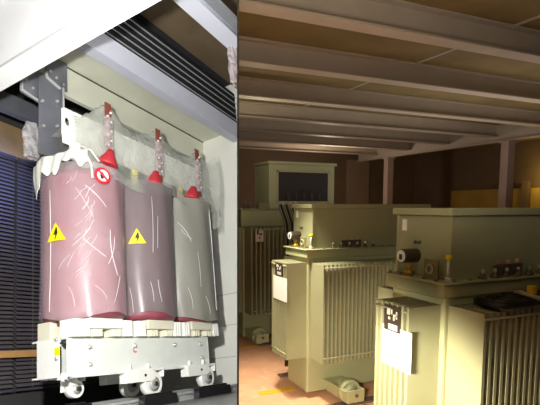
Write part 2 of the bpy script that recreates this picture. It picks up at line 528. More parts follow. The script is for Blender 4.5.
# wheels with their brackets
def castor(wx, wy, wz=0.205, r=0.12, bx0=-0.36, bx1=0.13):
    w = MB()
    w.rev((wx, wy - 0.035, wz), (wx, wy + 0.045, wz), [(0, r * 0.93), (0.06, r), (0.94, r), (1, r * 0.93)], 32)
    o = T.part('wheel', w, WHITE_STEEL)
    h = MB().rev((wx, wy - 0.035, wz), (wx, wy - 0.052, wz), [(0, r * 0.62), (0.3, r * 0.6), (0.35, r * 0.42), (1, r * 0.4)], 24)
    T.part('hub', h, mat('hub_grey', rgb(176, 176, 172), 0.4, 0.2), o)
    T.part('axle', MB().cyl((wx, wy - 0.07, wz), (wx, wy + 0.06, wz), 0.022, 12), mat('axle_dark', rgb(64, 62, 62), 0.4, 0.4), o)
    b = MB().box(wx + bx0, wx + bx1 - min(0.13, r), wy - 0.05, wy + 0.055, wz + 0.03, wz + 0.148)
    b.box(wx - 0.1, wx + bx1, wy + 0.05, wy + 0.06, wz - 0.02, wz + 0.148)
    b.box(wx - 0.02, wx + bx1, wy - 0.05, wy + 0.055, wz + 0.126, wz + 0.148)
    b.box(wx + bx1 - 0.012, wx + bx1, wy - 0.05, wy + 0.055, wz + 0.06, wz + 0.148)
    T.part('wheel_bracket', b, WHITE_STEEL, bevel=0.003)
    for q in (bx0 + 0.06, -0.06):
        T.part('bracket_bolt', MB().cyl((wx + q, wy - 0.02, wz + 0.14), (wx + q, wy - 0.02, wz + 0.2), 0.018, 8), WHITE_STEEL)
    T.part('bracket_screw', MB().cyl((wx - 0.13, wy - 0.056, wz + 0.09), (wx - 0.13, wy - 0.048, wz + 0.09), 0.014, 8), mat('axle_dark', rgb(64, 62, 62), 0.4, 0.4))


castor(3.70, 3.47)
castor(4.57, 3.47)
castor(2.985, 3.70, 0.235, 0.078, -0.08, 0.08)
castor(3.87, 3.93)

# coils
CX = (3.12, 3.83, 4.51)
CY, CR = 3.70, 0.365
for i, x in enumerate(CX):
    c = MB().rev((x, CY, 0.83), (x, CY, 2.18), [(0, CR - 0.03), (0.015, CR - 0.008), (0.04, CR), (0.96, CR), (0.985, CR - 0.008), (1, CR - 0.03)], 56)
    coil = T.part('coil', c, RESIN)
    T.part('inner_winding', MB().cyl((x, CY, 0.79), (x, CY, 2.26), 0.26, 40), RESIN_DARK, coil)
    T.part('core_leg', MB().cyl((x, CY, 0.6), (x, CY, 2.45), 0.15, 24), mat('core_steel', rgb(110, 108, 104), 0.5, 0.3))
    # supporting blocks under the coil and on the base
    for q in (-0.27, -0.10, 0.12, 0.26):
        hw = 0.085 if (i == 0 and q < -0.2) else 0.052
        blk = MB().box(x + q - hw, x + q + hw, 3.43, 3.60, BZ1, 0.815 if abs(q) > 0.2 else 0.73)
        for k in range(3):
            xk = x + q - hw + (k + 0.5) * hw * 2 / 3
            blk.box(xk - hw * 0.18, xk + hw * 0.18, 3.42, 3.432, BZ1, 0.805 if abs(q) > 0.2 else 0.72)
        T.part('support_block', blk, WHITE_STEEL if abs(q) > 0.2 else CREAM)
    T.part('spacer', MB().box(x - 0.19, x + 0.19, 3.42, 3.58, 0.735, 0.828), WHITE_STEEL if i == 0 else CREAM, bevel=0.006)
    for q in (-0.22, 0.2):
        T.part('support_block', MB().box(x + q - 0.09, x + q + 0.09, 3.78, 3.96, BZ1, 0.832), CREAM, bevel=0.006)
    # film around this coil
    fm = (FILM_A, FILM_B, FILM_C)[i]
    ph = i * 1.7

    def fw(u, v, x=x, ph=ph, i=i):
        a = 2 * PI * u
        z = (0.84 if i == 0 else 0.875 if i == 1 else 0.85) + 1.40 * v
        r = CR + 0.016 + 0.010 * math.sin(3 * a + ph + 2 * v) * (0.4 + 0.6 * abs(2 * v - 1)) + 0.006 * math.sin(11 * a + 5 * v + ph) * abs(2 * v - 1)
        r += 0.012 * max(0, v - 0.9) * 10
        if i == 2:
            r += 0.02 + 0.03 * max(0, 0.12 - v) * 8 * (0.5 + 0.5 * math.sin(5 * a))
        return (x + r * math.cos(a), CY + r * math.sin(a), z + 0.03 * math.sin(3 * a + ph) * (1 - v))
    T.part('plastic_wrap', MB().grid(fw, 72, 30, True), fm)

# upper clamp with lifting hole (front and rear channel)
def clamp_bar(y0, y1, name):
    outer = [(2.735, 2.42), (4.82, 2.42), (4.85, 2.46), (4.85, 2.75), (4.80, 2.77), (2.78, 2.77), (2.735, 2.73)]
    m = MB()
    # plate with a round hole: strips around the hole
    hx, hz, hr = 2.79, 2.64, 0.034
    n = 20
    hole = [(hx + hr * 0.8 * math.cos(2 * PI * k / n), hz + hr * 1.25 * math.sin(2 * PI * k / n)) for k in range(n)]
    x0, x1, z0, z1 = 2.735, 2.86, 2.42, 2.77
    rect = []
    for (px, pz) in hole:
        dx, dz = px - hx, pz - hz
        s = min((x1 - hx) / dx if dx > 1e-9 else 1e9, (x0 - hx) / dx if dx < -1e-9 else 1e9, (z1 - hz) / dz if dz > 1e-9 else 1e9, (z0 - hz) / dz if dz < -1e-9 else 1e9)
        rect.append((hx + dx * s, hz + dz * s))
    vs = [(p[0], y0, p[1]) for p in hole] + [(p[0], y0, p[1]) for p in rect] + [(p[0], y1, p[1]) for p in hole] + [(p[0], y1, p[1]) for p in rect]
    fs = []
    for k in range(n):
        k2 = (k + 1) % n
        fs += [(k, k2, n + k2, n + k), (2 * n + k, 3 * n + k, 3 * n + k2, 2 * n + k2), (k, 2 * n + k, 2 * n + k2, k2)]
    m.add(vs, fs)
    m.box(2.86, 4.85, y0, y1, 2.42, 2.77)
    return T.part(name, m, WHITE_STEEL)


clamp_bar(3.50, 3.514, 'upper_clamp')
T.part('upper_clamp', MB().box(3.06, 4.85, 3.85, 3.864, 2.42, 2.77), WHITE_STEEL)
T.part('core_yoke', MB().box(2.95, 4.72, 3.55, 3.84, 2.44, 2.72), mat('core_steel', rgb(110, 108, 104), 0.5, 0.3))
# terminals: bubble wrapped copper bars with red caps
for x, co in ((3.208, 0.045), (3.932, 0.085), (4.635, 0.14)):
    b = T.part('terminal_bar', MB().box(x - 0.038, x + 0.038, 3.418, 3.43, 2.36, 2.985), COPPER, bevel=0.003)

    def bub(u, v, x=x):
        a = 2 * PI * u
        k = 1 + 0.10 * math.sin(9 * a + 20 * v) * math.sin(31 * v)
        return (x + 0.002 + 0.055 * k * math.cos(a), 3.424 + 0.03 * k * math.sin(a), 2.42 + 0.40 * v)
    T.part('bubble_wrap', MB().grid(bub, 24, 18, True), BUBBLE, b)
    for k in range(9):
        bx_, bz_ = x + 0.02 * (-1) ** k, 2.48 + 0.05 * k
        T.part('bolt', MB().cyl((bx_, 3.402, bz_), (bx_, 3.416, bz_), 0.012, 8), SIGN_WHITE, b)
    yc = 3.40 if co < 0.05 else 3.445
    cap = MB().rev((x - co - 0.02, yc, 2.285), (x - co + 0.015, yc - 0.03, 2.45), [(0, 0.098), (0.12, 0.10), (0.45, 0.075), (0.75, 0.045), (1, 0.032)], 20)
    T.part('insulator_cap', cap, RED_CAP)
for x in (3.56, 4.28):
    T.part('terminal_block', MB().box(x - 0.035, x + 0.025, 3.42, 3.46, 2.22, 2.38), mat('yellow_block', rgb(206, 196, 128), 0.5), bevel=0.005)
# ties and white cloth over the first coil's shoulder
def rag(u, v):
    a = PI * (0.84 + 0.47 * u)
    n1 = math.sin(17 * u + 3 * v) + 0.8 * math.sin(31 * u + 5 * v) + 0.6 * math.sin(9 * v + 11 * u)
    r = 0.43 + 0.011 * n1
    if v < 0.5:
        k = v / 0.5
        rr, z = r * (0.35 + 0.65 * k), 2.46 - 0.12 * k + 0.03 * math.sin(9 * u) + 0.014 * math.sin(23 * u + 6 * v) - 0.05 * (1 - u)
    else:
        k = (v - 0.5) / 0.5
        rr, z = r + 0.008 * math.sin(13 * u + 5 * k), 2.34 - 0.05 * (1 - u) - (0.10 + 0.20 * (1 - u) ** 2 + 0.04 * math.sin(15 * u) + 0.025 * math.sin(37 * u)) * k
    return (CX[0] + rr * math.cos(a), CY + rr * math.sin(a), z)


T.part('white_cloth', MB().grid(rag, 60, 24), RAG, solid=0.004)
T.part('tie_cord', MB().tube([(2.87, 3.45, 2.40), (2.885, 3.37, 2.31), (2.91, 3.335, 2.2), (2.92, 3.335, 2.08)], 0.012, 8), RAG)
T.part('tie_cord', MB().tube([(2.86, 3.45, 2.42), (2.93, 3.36, 2.36), (2.98, 3.31, 2.25)], 0.009, 8), RAG)
T.part('corner_block', MB().box(2.80, 2.87, 3.43, 3.498, 2.27, 2.43), WHITE_STEEL, bevel=0.004)

# film draped over the terminals
peaks = [(2.76, 2.70), (2.915, 2.741), (3.01, 2.823), (3.134, 2.931), (3.212, 3.0), (3.318, 3.0), (3.395, 2.92), (3.475, 2.872), (3.633, 2.865), (3.833, 2.915), (3.934, 2.99), (4.051, 3.0), (4.163, 2.91), (4.338, 2.872), (4.568, 2.90), (4.68, 2.98), (4.837, 2.956), (4.932, 2.85)]


def ridge(x):
    for (a, b), (c, d) in zip(peaks, peaks[1:]):
        if a <= x <= c:
            k = (x - a) / (c - a)
            k = k * k * (3 - 2 * k)
            return b + (d - b) * k
    return peaks[0][1] if x < peaks[0][0] else peaks[-1][1]


def drape(u, v):
    x = 2.84 + 2.08 * u
    zt = ridge(x)
    fold = 0.008 * math.sin(23 * u + 3 * v) + 0.005 * math.sin(51 * u + 7 * v)
    if v < 0.2:
        k = v / 0.2
        return (x, 3.80 - 0.32 * k, zt - 0.12 * (1 - k))
    k = (v - 0.2) / 0.8
    zb = 2.16 + 0.05 * math.sin(14 * u)
    return (x, 3.48 - 0.02 * math.sin(min(1, 3 * k) * PI / 2) - 0.09 * max(0, k - 0.55) / 0.45 + fold * k, zt + (zb - zt) * k)


T.part('plastic_wrap', MB().grid(drape, 88, 26), FILM_TOP)


def drape_end(u, v):          # the end of the film, gathered round the last coil
    y = 3.33 + 0.7 * u
    z = 2.95 - 0.95 * v
    return (4.90 + 0.02 * math.sin(9 * u + 6 * v) + 0.05 * math.sin(PI * v) - 0.03 * v, y, z)


T.part('plastic_wrap', MB().grid(drape_end, 14, 20), FILM_TOP)

# creases where the film is pulled tight: raised folds on the wraps
FOLD = mat('film_fold', rgb(236, 232, 232), 0.22, 0, 0, spec=0.8)


def fold_line(mb, X, r, a0, z0, a1, z1, bend, w):
    pts = []
    for k in range(9):
        q = k / 8
        a = math.radians(a0 + (a1 - a0) * q + bend * math.sin(PI * q))
        pts.append((X + r * math.cos(a), CY + r * math.sin(a), z0 + (z1 - z0) * q))
    mb.tube(pts, w, 6)


def folds(X, rows, r=CR + 0.026):
    mb = MB()
    for row in rows:
        fold_line(mb, X, r, *row[:5], row[5] * 0.72)
    T.part('film_creases', mb, FOLD)


rnd = random.Random(3)
rows = []
for k in range(26):                     # feathered strokes down the first coil
    c = rnd.uniform(-152, -118)
    z = 2.05 - 0.036 * k + rnd.uniform(-0.03, 0.03)
    ln = rnd.uniform(4, 11)
    rows.append((c, z, c + ln, z + rnd.uniform(0.05, 0.13), rnd.uniform(-2, 3), rnd.uniform(0.0015, 0.003)))
rows += [(-128, 2.02, -100, 1.83, 2, 0.0035), (-140, 2.0, -118, 1.72, 1, 0.003), (-131, 1.52, -102, 1.36, -2, 0.004), (-95, 1.62, -84, 1.2, -4, 0.004), (-88, 1.56, -99, 1.3, 3, 0.003),
         (-118, 1.1, -103, 0.98, 3, 0.003), (-176, 2.0, -178, 0.9, 2, 0.004), (-150, 1.1, -143, 0.92, 2, 0.003), (-163, 1.25, -148, 1.38, -2, 0.003), (-146, 1.45, -122, 1.62, 2, 0.003), (-92, 0.95, -80, 1.2, 1, 0.003)]
folds(CX[0], rows)
folds(CX[1], [(-158, 2.1, -156, 0.95, 1.5, 0.004), (-112, 2.1, -114, 1.5, 1, 0.0035), (-103, 1.9, -106, 1.55, 0, 0.003), (-120, 1.2, -116, 1.0, 1, 0.003), (-108, 1.22, -103, 1.0, -1, 0.003), (-150, 1.15, -146, 0.9, 1, 0.003)])
folds(CX[2], [(-140, 1.95, -120, 1.72, 3, 0.004), (-118, 1.75, -134, 1.86, -3, 0.003), (-110, 1.6, -108, 1.2, 1, 0.003), (-72, 2.2, -70, 0.95, 2, 0.006), (-130, 1.2, -124, 0.95, 2, 0.003), (-100, 1.1, -92, 0.9, 2, 0.003)], CR + 0.05)

# signs on the film
def tri_sign(X, ang, z, s):
    r = CR + 0.034
    h = s * 0.88
    tri = [(-s / 2, -h / 2), (s / 2, -h / 2), (0, h / 2)]
    g_ = T.part('warning_sign', wrap_on(tri, X, CY, r, ang, z), YELLOW, solid=0.002, label='yellow triangle sign with black lightning bolt')
    bolt = [(0.02, 0.24), (-0.10, -0.06), (0.0, -0.03), (-0.05, -0.30), (0.10, 0.02), (0.0, -0.01), (0.07, 0.24)]
    T.part('lightning_bolt', wrap_on([(a * s * 1.25, b * s * 1.2 - 0.1 * s) for a, b in bolt], X, CY, r + 0.003, ang, z), BLACK, g_)


tri_sign(CX[0], -166.0, 1.60, 0.19)
tri_sign(CX[1], -136.6, 1.67, 0.18)
rp = CR + 0.05
sg = T.part('prohibition_sign', wrap_on(circle_pts(0.08), CX[0], CY, rp, -105.5, 2.12), SIGN_RED, solid=0.002, label='round white sign with red ring and slash')
T.part('sign_field', wrap_on(circle_pts(0.056), CX[0], CY, rp + 0.003, -105.5, 2.12), SIGN_WHITE, sg)
T.part('sign_figure', wrap_on([(-0.022, -0.035), (0.0, -0.035), (0.012, 0.0), (0.0, 0.03), (-0.018, 0.034), (-0.03, 0.0)], CX[0], CY, rp + 0.005, -105.5, 2.12), BLACK, sg)
T.part('sign_slash', wrap_on([(-0.06, 0.045), (-0.045, 0.06), (0.06, -0.045), (0.045, -0.06)], CX[0], CY, rp + 0.007, -105.5, 2.12), SIGN_RED, sg)

# bubble wrapped bar ends near the hanger and at the wall
def blob(x, y, z0, z1, r, room_part, name, label, cat):
    t_ = Thing(name, label, cat, (x, y, z0), A)

    def f(u, v):
        a = 2 * PI * u
        k = r * (0.75 + 0.25 * math.sin(PI * v) + 0.12 * math.sin(5 * a + 9 * v) + 0.05 * math.sin(17 * v + 3 * a))
        return (x + k * math.cos(a), y + 0.6 * k * math.sin(a), z0 + (z1 - z0) * v)
    t_.part('bubble_wrap', MB().grid(f, 28, 24, True), BUBBLE, keep=-1)
    t_.part('bar', MB().box(x - r * 0.35, x + r * 0.35, y - 0.012, y + 0.012, z0 + 0.02, z1 - 0.02), COPPER if x > 3 else ZINC, keep=-1)


blob(2.80, 4.03, 2.44, 2.80, 0.09, None, 'wrapped_bar', 'short bar end in bubble wrap behind the hanger bracket', 'bar')
blob(3.76, 2.25, 3.0, 3.42, 0.075, None, 'wrapped_bar', 'bubble wrapped copper bar hanging from the beam at the room edge', 'bar')

# rails and chocks under the wheels
for y, lab in ((3.47, 'front steel rail under the wrapped transformer'), (3.93, 'rear steel rail under the wrapped transformer')):
    tag(MB().box(2.3, XW - 0.05, y - 0.06, y + 0.06, 0.0, 0.02).box(2.3, XW - 0.05, y - 0.012, y + 0.012, 0.02, 0.06).box(2.3, XW - 0.05, y - 0.045, y + 0.045, 0.06, 0.085)
        .build('floor_rail', mat('bay_rail', rgb(190, 192, 192), 0.35, 0.4), None, A, (0, 0, 0), 0.002, 0, -1), lab, 'rail')
for x0, x1, lab in ((4.25, 4.86, 'long black chock in front of the far front wheel'), (3.44, 3.92, 'long black chock in front of the middle wheel'), (2.80, 3.12, 'black block under the small wheel at the stickered end')):
    y0_ = 3.33 if x0 > 3 else 3.62
    tag(MB().prism([(x0, 0.0), (x1, 0.0), (x1 - 0.015, 0.10), (x0 + 0.015, 0.10)], 'y', y0_, y0_ + 0.075).prism([(x0 + 0.05, 0.10), (x1 - 0.05, 0.10), (x1 - 0.07, 0.12), (x0 + 0.07, 0.12)], 'y', y0_ + 0.015, y0_ + 0.055)
        .build('wheel_chock', RUBBER, None, A, (0, 0, 0), 0.004), lab, 'chock')
tag(MB().box(2.62, 3.02, 3.33, 3.405, 0.05, 0.075).box(2.66, 2.98, 3.345, 3.39, 0.0, 0.05).build('floor_bar', WHITE_STEEL, None, A, (0, 0, 0), 0.003), 'white steel bar lying on the floor under the stickered base end', 'bar')

# =================================================================== OIL TRANSFORMER ROOM (right snapshot)
def corrugated(x0, y0, n, pitch, w, d, z0, z1, axis):
    """one welded corrugated wall: n fins of depth d standing out from the tank; axis 'x' runs along x facing -y, 'y' runs along y facing -x"""
    prof = []
    for i in range(n):
        u = i * pitch
        prof += [(u, 0), (u, d), (u + w, d), (u + w, 0)]
    mb = MB()
    vs = []
    for z in (z0, z1):
        for u, v in prof:
            vs.append((x0 + u, y0 - v, z) if axis == 'x' else (x0 - v, y0 + u, z))
    m = len(prof)
    fs = [(i, i + 1, m + i + 1, m + i) for i in range(m - 1)]
    for i in range(n):
        a = i * 4
        fs.append((a, a + 1, a + 2, a + 3))
        fs.append((m + a + 3, m + a + 2, m + a + 1, m + a))
    return mb.add(vs, fs)


def oil_transformer(x, y, L, W, zt, zl, label, fin=(0.25, 0.225), pitch=0.046, fz=(0.425, 1.395), keep=None, ne=None, so=0.22):
    t_ = Thing('oil_transformer', label, 'transformer', (x, y, 0), WORLD, None)
    P = t_.part
    P('tank', MB().box(x, x + L, y, y + W, 0.06, zt), GREEN, bevel=0.012, keep=keep)
    nf = int((L - 0.08) / pitch)
    ne = ne or int((W - 0.04) / pitch)
    w = 0.019
    f1 = P('cooling_fins', corrugated(x + 0.03, y, nf, pitch, w, fin[0], fz[0], fz[1], 'x'), GREEN_FIN, keep=keep)
    f2 = P('cooling_fins', corrugated(x, y + 0.03, ne, pitch, w, fin[1], fz[0], fz[1], 'y'), GREEN_FIN, keep=keep)
    P('cooling_fins', corrugated(x + L - 0.04, y + W, nf, -pitch, -w, -fin[0], fz[0], fz[1], 'x'), GREEN_FIN, keep=keep)
    for z in (fz[0] + 0.06, fz[1] - 0.03):
        P('tie_rod', MB().cyl((x + 0.03, y - fin[0] - 0.003, z), (x + nf * pitch, y - fin[0] - 0.003, z), 0.007, 8), GREEN_FIN, f1, keep=keep)
        P('tie_rod', MB().cyl((x - fin[1] + (0.004 if z > 1 else -0.003), y + 0.03, z), (x - fin[1] - 0.003, y + ne * pitch, z), 0.007, 8), GREEN_FIN, f2, keep=keep)
    lid = P('cover_plate', MB().box(x - 0.025, x + L + 0.025, y - 0.02, y + W + 0.02, zt, zl - 0.014).box(x - 0.045, x + L + 0.045, y - 0.035, y + W + 0.035, zl - 0.014, zl), GREEN, bevel=0.006, keep=keep)
    k = x + 0.05
    while k < x + L:
        P('cover_bolt', MB().cyl((k, y - 0.012, zl), (k, y - 0.012, zl + 0.014), 0.011, 6), GREEN_DARK, lid)
        k += 0.12
    k = y + 0.05
    while k < y + W:
        P('cover_bolt', MB().cyl((x - 0.025, k, zl), (x - 0.025, k, zl + 0.014), 0.011, 6), GREEN_DARK, lid)
        k += 0.1
    # skids and wheels
    for sx in (x + so, x + L - 0.44):
        s = MB()
        ya, yb, wd = y - 0.40, y + W + 0.40, 0.19
        s.box(sx, sx + 0.012, ya, yb, 0.06, 0.185).box(sx + wd - 0.012, sx + wd, ya, yb, 0.06, 0.185).box(sx, sx + wd, ya + 0.30, yb - 0.30, 0.175, 0.187)
        s.box(sx, sx + wd, ya - 0.012, ya, 0.06, 0.185).box(sx - 0.03, sx + 0.012, ya, yb, 0.175, 0.187)
        P('skid', s, GREEN, bevel=0.003)
        for wy in (ya + 0.12, yb - 0.12):
            wc = sx + wd / 2
            wh = P('wheel', MB().rev((wc, wy - 0.04, 0.135), (wc, wy + 0.04, 0.135), [(0, 0.108), (0.12, 0.117), (0.88, 0.117), (1, 0.108)], 28), GREEN)
            P('hub', MB().rev((wc, wy - 0.04, 0.135), (wc, wy - 0.047, 0.135), [(0, 0.078), (0.4, 0.078), (0.5, 0.035), (1, 0.035)], 20), GREEN_FIN, wh)
        P('axle_bolt', MB().cyl((sx + wd / 2, ya - 0.026, 0.13), (sx + wd / 2, ya - 0.01, 0.13), 0.018, 8), PORCELAIN)
    return t_


def cable_box(t_, x0, x1, y0, y1, z0, z1, keep=None, window=False):
    P = t_.part
    b = P('cable_box', MB().box(x0, x1, y0, y1, z0, z1), GREEN, bevel=0.006)
    for yy in (y0 - 0.004, y1 - 0.016):
        P('corner_angle', MB().box(x0 - 0.006, x0 + 0.02, yy, yy + 0.02, z0, z1), GREEN, b)
    P('box_lid', MB().box(x0 - 0.03, x1 + 0.03, y0 - 0.025, y1 + 0.025, z1, z1 + 0.042), GREEN, b, bevel=0.005)
    if window:
        P('viewing_window', MB().box(x0 + 0.14, x1 - 0.12, y0 - 0.006, y0 + 0.004, z0 + 0.11, z1 - 0.11), GLASS_DARK, b)
        fr_ = MB()
        a0, a1, b0, b1 = x0 + 0.12, x1 - 0.10, z0 + 0.09, z1 - 0.09
        fr_.box(a0, a1, y0 - 0.012, y0, b0, b0 + 0.02).box(a0, a1, y0 - 0.012, y0, b1 - 0.02, b1).box(a0, a0 + 0.02, y0 - 0.012, y0, b0, b1).box(a1 - 0.02, a1, y0 - 0.012, y0, b0, b1)
        P('window_frame', fr_, GREEN, b)
        iso = MB()
        for k in range(5):
            xx = x0 + 0.3 + k * 0.13
            iso.rev((xx, y0 - 0.012, z0 + 0.12), (xx, y0 - 0.012, z0 + 0.27), [(0, 0.03), (0.3, 0.016), (0.5, 0.026), (0.7, 0.014), (1, 0.012)], 10)
        P('insulators_behind', iso, mat('dark_insulator', rgb(64, 54, 50), 0.5), b)
    else:
        P('sticker', MB().box(x0 - 0.004, x0, y1 - 0.085, y1 - 0.045, z1 - 0.10, z1 - 0.03), PAPER, b, label='small white sticker')
        for k in (0.55, 0.63):
            P('lock', MB().cyl((x0 - 0.012, y0 + (y1 - y0) * k, z0 + 0.2), (x0, y0 + (y1 - y0) * k, z0 + 0.2), 0.011, 8), PORCELAIN, b)
    return b


def fittings(t_, x, y, W, zl, nb=6, plate_y=None, fin_x=None):
    P = t_.part
    # dial thermometer on its stem
    gy = y + W * 0.70
    gz = zl + 0.118
    st = MB().cyl((x + 0.015, gy, zl), (x + 0.015, gy, gz - 0.03), 0.012, 10).cyl((x + 0.015, gy, zl), (x + 0.015, gy, zl + 0.03), 0.03, 10)
    stem = P('gauge_stem', st, BRASS)
    g_ = P('gauge', MB().rev((x - 0.05, gy, gz), (x + 0.085, gy, gz), [(0, 0.040), (0.05, 0.043), (0.9, 0.043), (1, 0.036)], 24), GAUGE_BODY)
    P('dial', MB().cyl((x - 0.054, gy, gz), (x - 0.0495, gy, gz), 0.037, 24), SIGN_WHITE, g_)
    P('pointer', MB().box(x - 0.057, x - 0.0535, gy - 0.012, gy + 0.012, gz - 0.02, gz + 0.012), BLACK, g_)
    # lifting lug plate with a ring
    ly = y + W * 0.27
    lug = P('lifting_lug', MB().box(x - 0.0, x + 0.014, ly - 0.055, ly + 0.055, zl, zl + 0.115), GREEN_DARK, bevel=0.004)
    ring = [(x - 0.006, ly + 0.026 * math.cos(k * PI / 8), zl + 0.06 + 0.026 * math.sin(k * PI / 8)) for k in range(17)]
    P('ring', MB().tube(ring, 0.006, 6), GREEN, lug)
    # thermometer pocket with a yellow cap
    py_ = y + 0.03
    rod = P('thermometer_pocket', MB().cyl((x + 0.045, py_, zl), (x + 0.045, py_, zl + 0.12), 0.010, 10).cyl((x + 0.045, py_, zl), (x + 0.045, py_, zl + 0.02), 0.022, 8), STEEL_PIN)
    P('cap', MB().rev((x + 0.045, py_, zl + 0.115), (x + 0.045, py_, zl + 0.145), [(0, 0.012), (0.5, 0.02), (1, 0.018)], 10), YELLOW, rod)
    # low voltage studs on the lid
    for k in range(nb):
        bx = x + 0.29 + k * 0.098
        b_ = P('bushing', MB().rev((bx, y + 0.01, zl), (bx, y + 0.01, zl + 0.032), [(0, 0.024), (0.3, 0.024), (0.4, 0.016), (0.8, 0.014), (1, 0.01)], 12), PORCELAIN)
        P('stud', MB().rev((bx, y + 0.01, zl + 0.03), (bx, y + 0.01, zl + 0.055), [(0, 0.009), (0.6, 0.012), (1, 0.007)], 8), STEEL_PIN, b_)
    P('tap_changer', MB().box(x + 0.40, x + 0.64, y + 0.02, y + 0.05, zl, zl + 0.075), PORCELAIN, bevel=0.006)
    for k in range(3):
        P('tap_cap', MB().cyl((x + 0.44 + k * 0.08, y + 0.035, zl + 0.075), (x + 0.44 + k * 0.08, y + 0.035, zl + 0.1), 0.014, 8), PINK_CAP)


def end_marks(t_, fx, ya, yb, za, zb, py0, py1, pz0, pz1):
    """paper notice and rating plate carried on the end fins, whose outer edges stand at x = fx"""
    P = t_.part
    P('paper_notice', MB().box(fx - 0.004, fx - 0.001, ya, yb, za, zb), PAPER, label='blank white paper notice')
    pl = P('rating_plate', MB().box(fx - 0.006, fx - 0.001, py0, py1, pz0, pz1), PLATE, label='dark rating plate with light fields')
    w, h = py1 - py0, pz1 - pz0
    f = MB()
    for a0, a1, b0, b1 in ((0.62, 0.80, 0.62, 0.86), (0.18, 0.42, 0.60, 0.68), (0.18, 0.26, 0.52, 0.80), (0.34, 0.42, 0.44, 0.60), (0.48, 0.56, 0.66, 0.84), (0.60, 0.72, 0.44, 0.54), (0.16, 0.70, 0.06, 0.28)):
        f.box(fx - 0.008, fx - 0.0055, py0 + w * a0, py0 + w * a1, pz0 + h * b0, pz0 + h * b1)
    P('plate_fields', f, PLATE_LIGHT, pl)


# nearest unit
t1 = oil_transformer(2.01, 2.05, 1.7, 0.46, 1.44, 1.53, 'nearest green oil transformer, black cables lying across its fins', ne=7)
cable_box(t1, 2.075, 3.55, 2.085, 2.55, 1.53, 1.897)
fittings(t1, 2.01, 2.05, 0.46, 1.53)
end_marks(t1, 2.01 - 0.225, 2.05, 2.305, 1.03, 1.262, 2.145, 2.29, 1.235, 1.385)
# middle unit
t2 = oil_transformer(2.335, 4.215, 1.7, 0.44, 1.44, 1.53, 'middle green oil transformer, between the nearest unit and the tall windowed one')
cable_box(t2, 2.40, 3.85, 4.085 + 0.16, 4.64, 1.53, 1.93)
fittings(t2, 2.335, 4.215, 0.44, 1.53)
end_marks(t2, 2.335 - 0.225, 4.225, 4.54, 1.01, 1.245, 4.325, 4.49, 1.26, 1.385)
# far unit, taller, partly behind the partition
t3 = oil_transformer(2.53, 6.5, 1.9, 0.6, 1.66, 1.915, 'tall green oil transformer with a dark viewing window in its top box, by the partition', (0.26, 0.2), 0.066, (0.42, 1.655), 1, so=0.04)
cable_box(t3, 2.98, 4.08, 6.56, 7.08, 1.915, 2.56, None, True)
P3 = t3.part
rp3 = P3('rating_plate', MB().box(2.62, 2.74, 6.5 - 0.268, 6.5 - 0.262, 1.46, 1.63), PLATE_LIGHT, label='pale rating plate with dark fields')
P3('plate_fields', MB().box(2.64, 2.67, 6.2295, 6.2315, 1.56, 1.62).box(2.68, 2.72, 6.2295, 6.2315, 1.55, 1.575).box(2.67, 2.69, 6.2295, 6.2315, 1.5, 1.53), PLATE, rp3)
for bx, h in ((2.60, 0.14), (2.66, 0.10), (2.76, 0.05), (2.86, 0.09)):
    P3('bushing', MB().rev((bx, 6.56, 1.915), (bx, 6.56, 1.915 + h), [(0, 0.035), (0.4, 0.03), (0.6, 0.02), (1, 0.018)], 12), PORCELAIN)
P3('terminal_box', MB().box(2.80, 2.95, 6.52, 6.62, 1.915, 2.0), GREEN_DARK, bevel=0.004)

# black cables rising behind the middle unit
for k in range(4):
    x0 = 2.50 + k * 0.075
    yy = 5.22 + 0.01 * k
    pts = [(x0 + 0.10, yy, 0.01), (x0 + 0.10, yy, 1.2), (x0 + 0.10, yy, 1.62), (x0 + 0.085, yy, 1.75), (x0 + 0.05, yy, 1.85), (x0 + 0.02, yy, 1.93), (x0 + 0.01, yy, 1.97)]
    names = ('outermost black cable upright behind the middle transformer, next to the tall one', 'second black upright cable counted from the tall transformer', 'third black upright cable counted from the tall transformer', 'black upright cable closest to the middle transformer\'s cable box')
    t_ = Thing('power_cable', names[k], 'cable', (x0 + 0.10, yy, 0.01), WORLD, 'upright cables behind the middle transformer')
    t_.part('sheath', MB().tube(pts, 0.024, 12), RUBBER)
    t_.part('stripe', MB().tube([(p[0] - 0.019, p[1] - 0.016, p[2]) for p in pts[1:]], 0.007, 6), CABLE_STRIPE)
    t_.part('lug', MB().cyl((x0 + 0.01, yy, 1.965), (x0 + 0.008, yy, 2.0), 0.017, 10), CABLE_END)

# black cables lying over the nearest unit's front fins
for k, lab in enumerate(('black cable lying across the nearest fins, outermost of the four at the fin tips', 'black cable lying across the nearest fins, second in from the fin tips',
                         'black cable lying across the nearest fins, third in from the fin tips', 'black cable lying across the nearest fins, fourth in, along the cover plate')):
    xs, yr = 2.15 + 0.085 * k, 1.79 + 0.052 * k
    pts = [(xs + 0.04, 1.985, 1.422), (xs + 0.015, 1.94, 1.424)] if k < 3 else [(xs + 0.03, 1.985, 1.422)]
    pts += [(xs - 0.01, yr + 0.05, 1.425), (xs + 0.01, yr + 0.012, 1.425), (xs + 0.06, yr, 1.425), (xs + 0.25, yr, 1.428), (xs + 0.6, yr + 0.005, 1.422), (3.5, yr, 1.424)]
    tag(MB().tube(pts, 0.024, 12).build('power_cable', RUBBER), lab, 'cable', 'cables on the nearest fins')
t_ = Thing('cable_support_bar', 'pale flat bar with a yellow clamp lying over the nearest fins', 'bar', (2.40, 1.85, 1.452), WORLD)
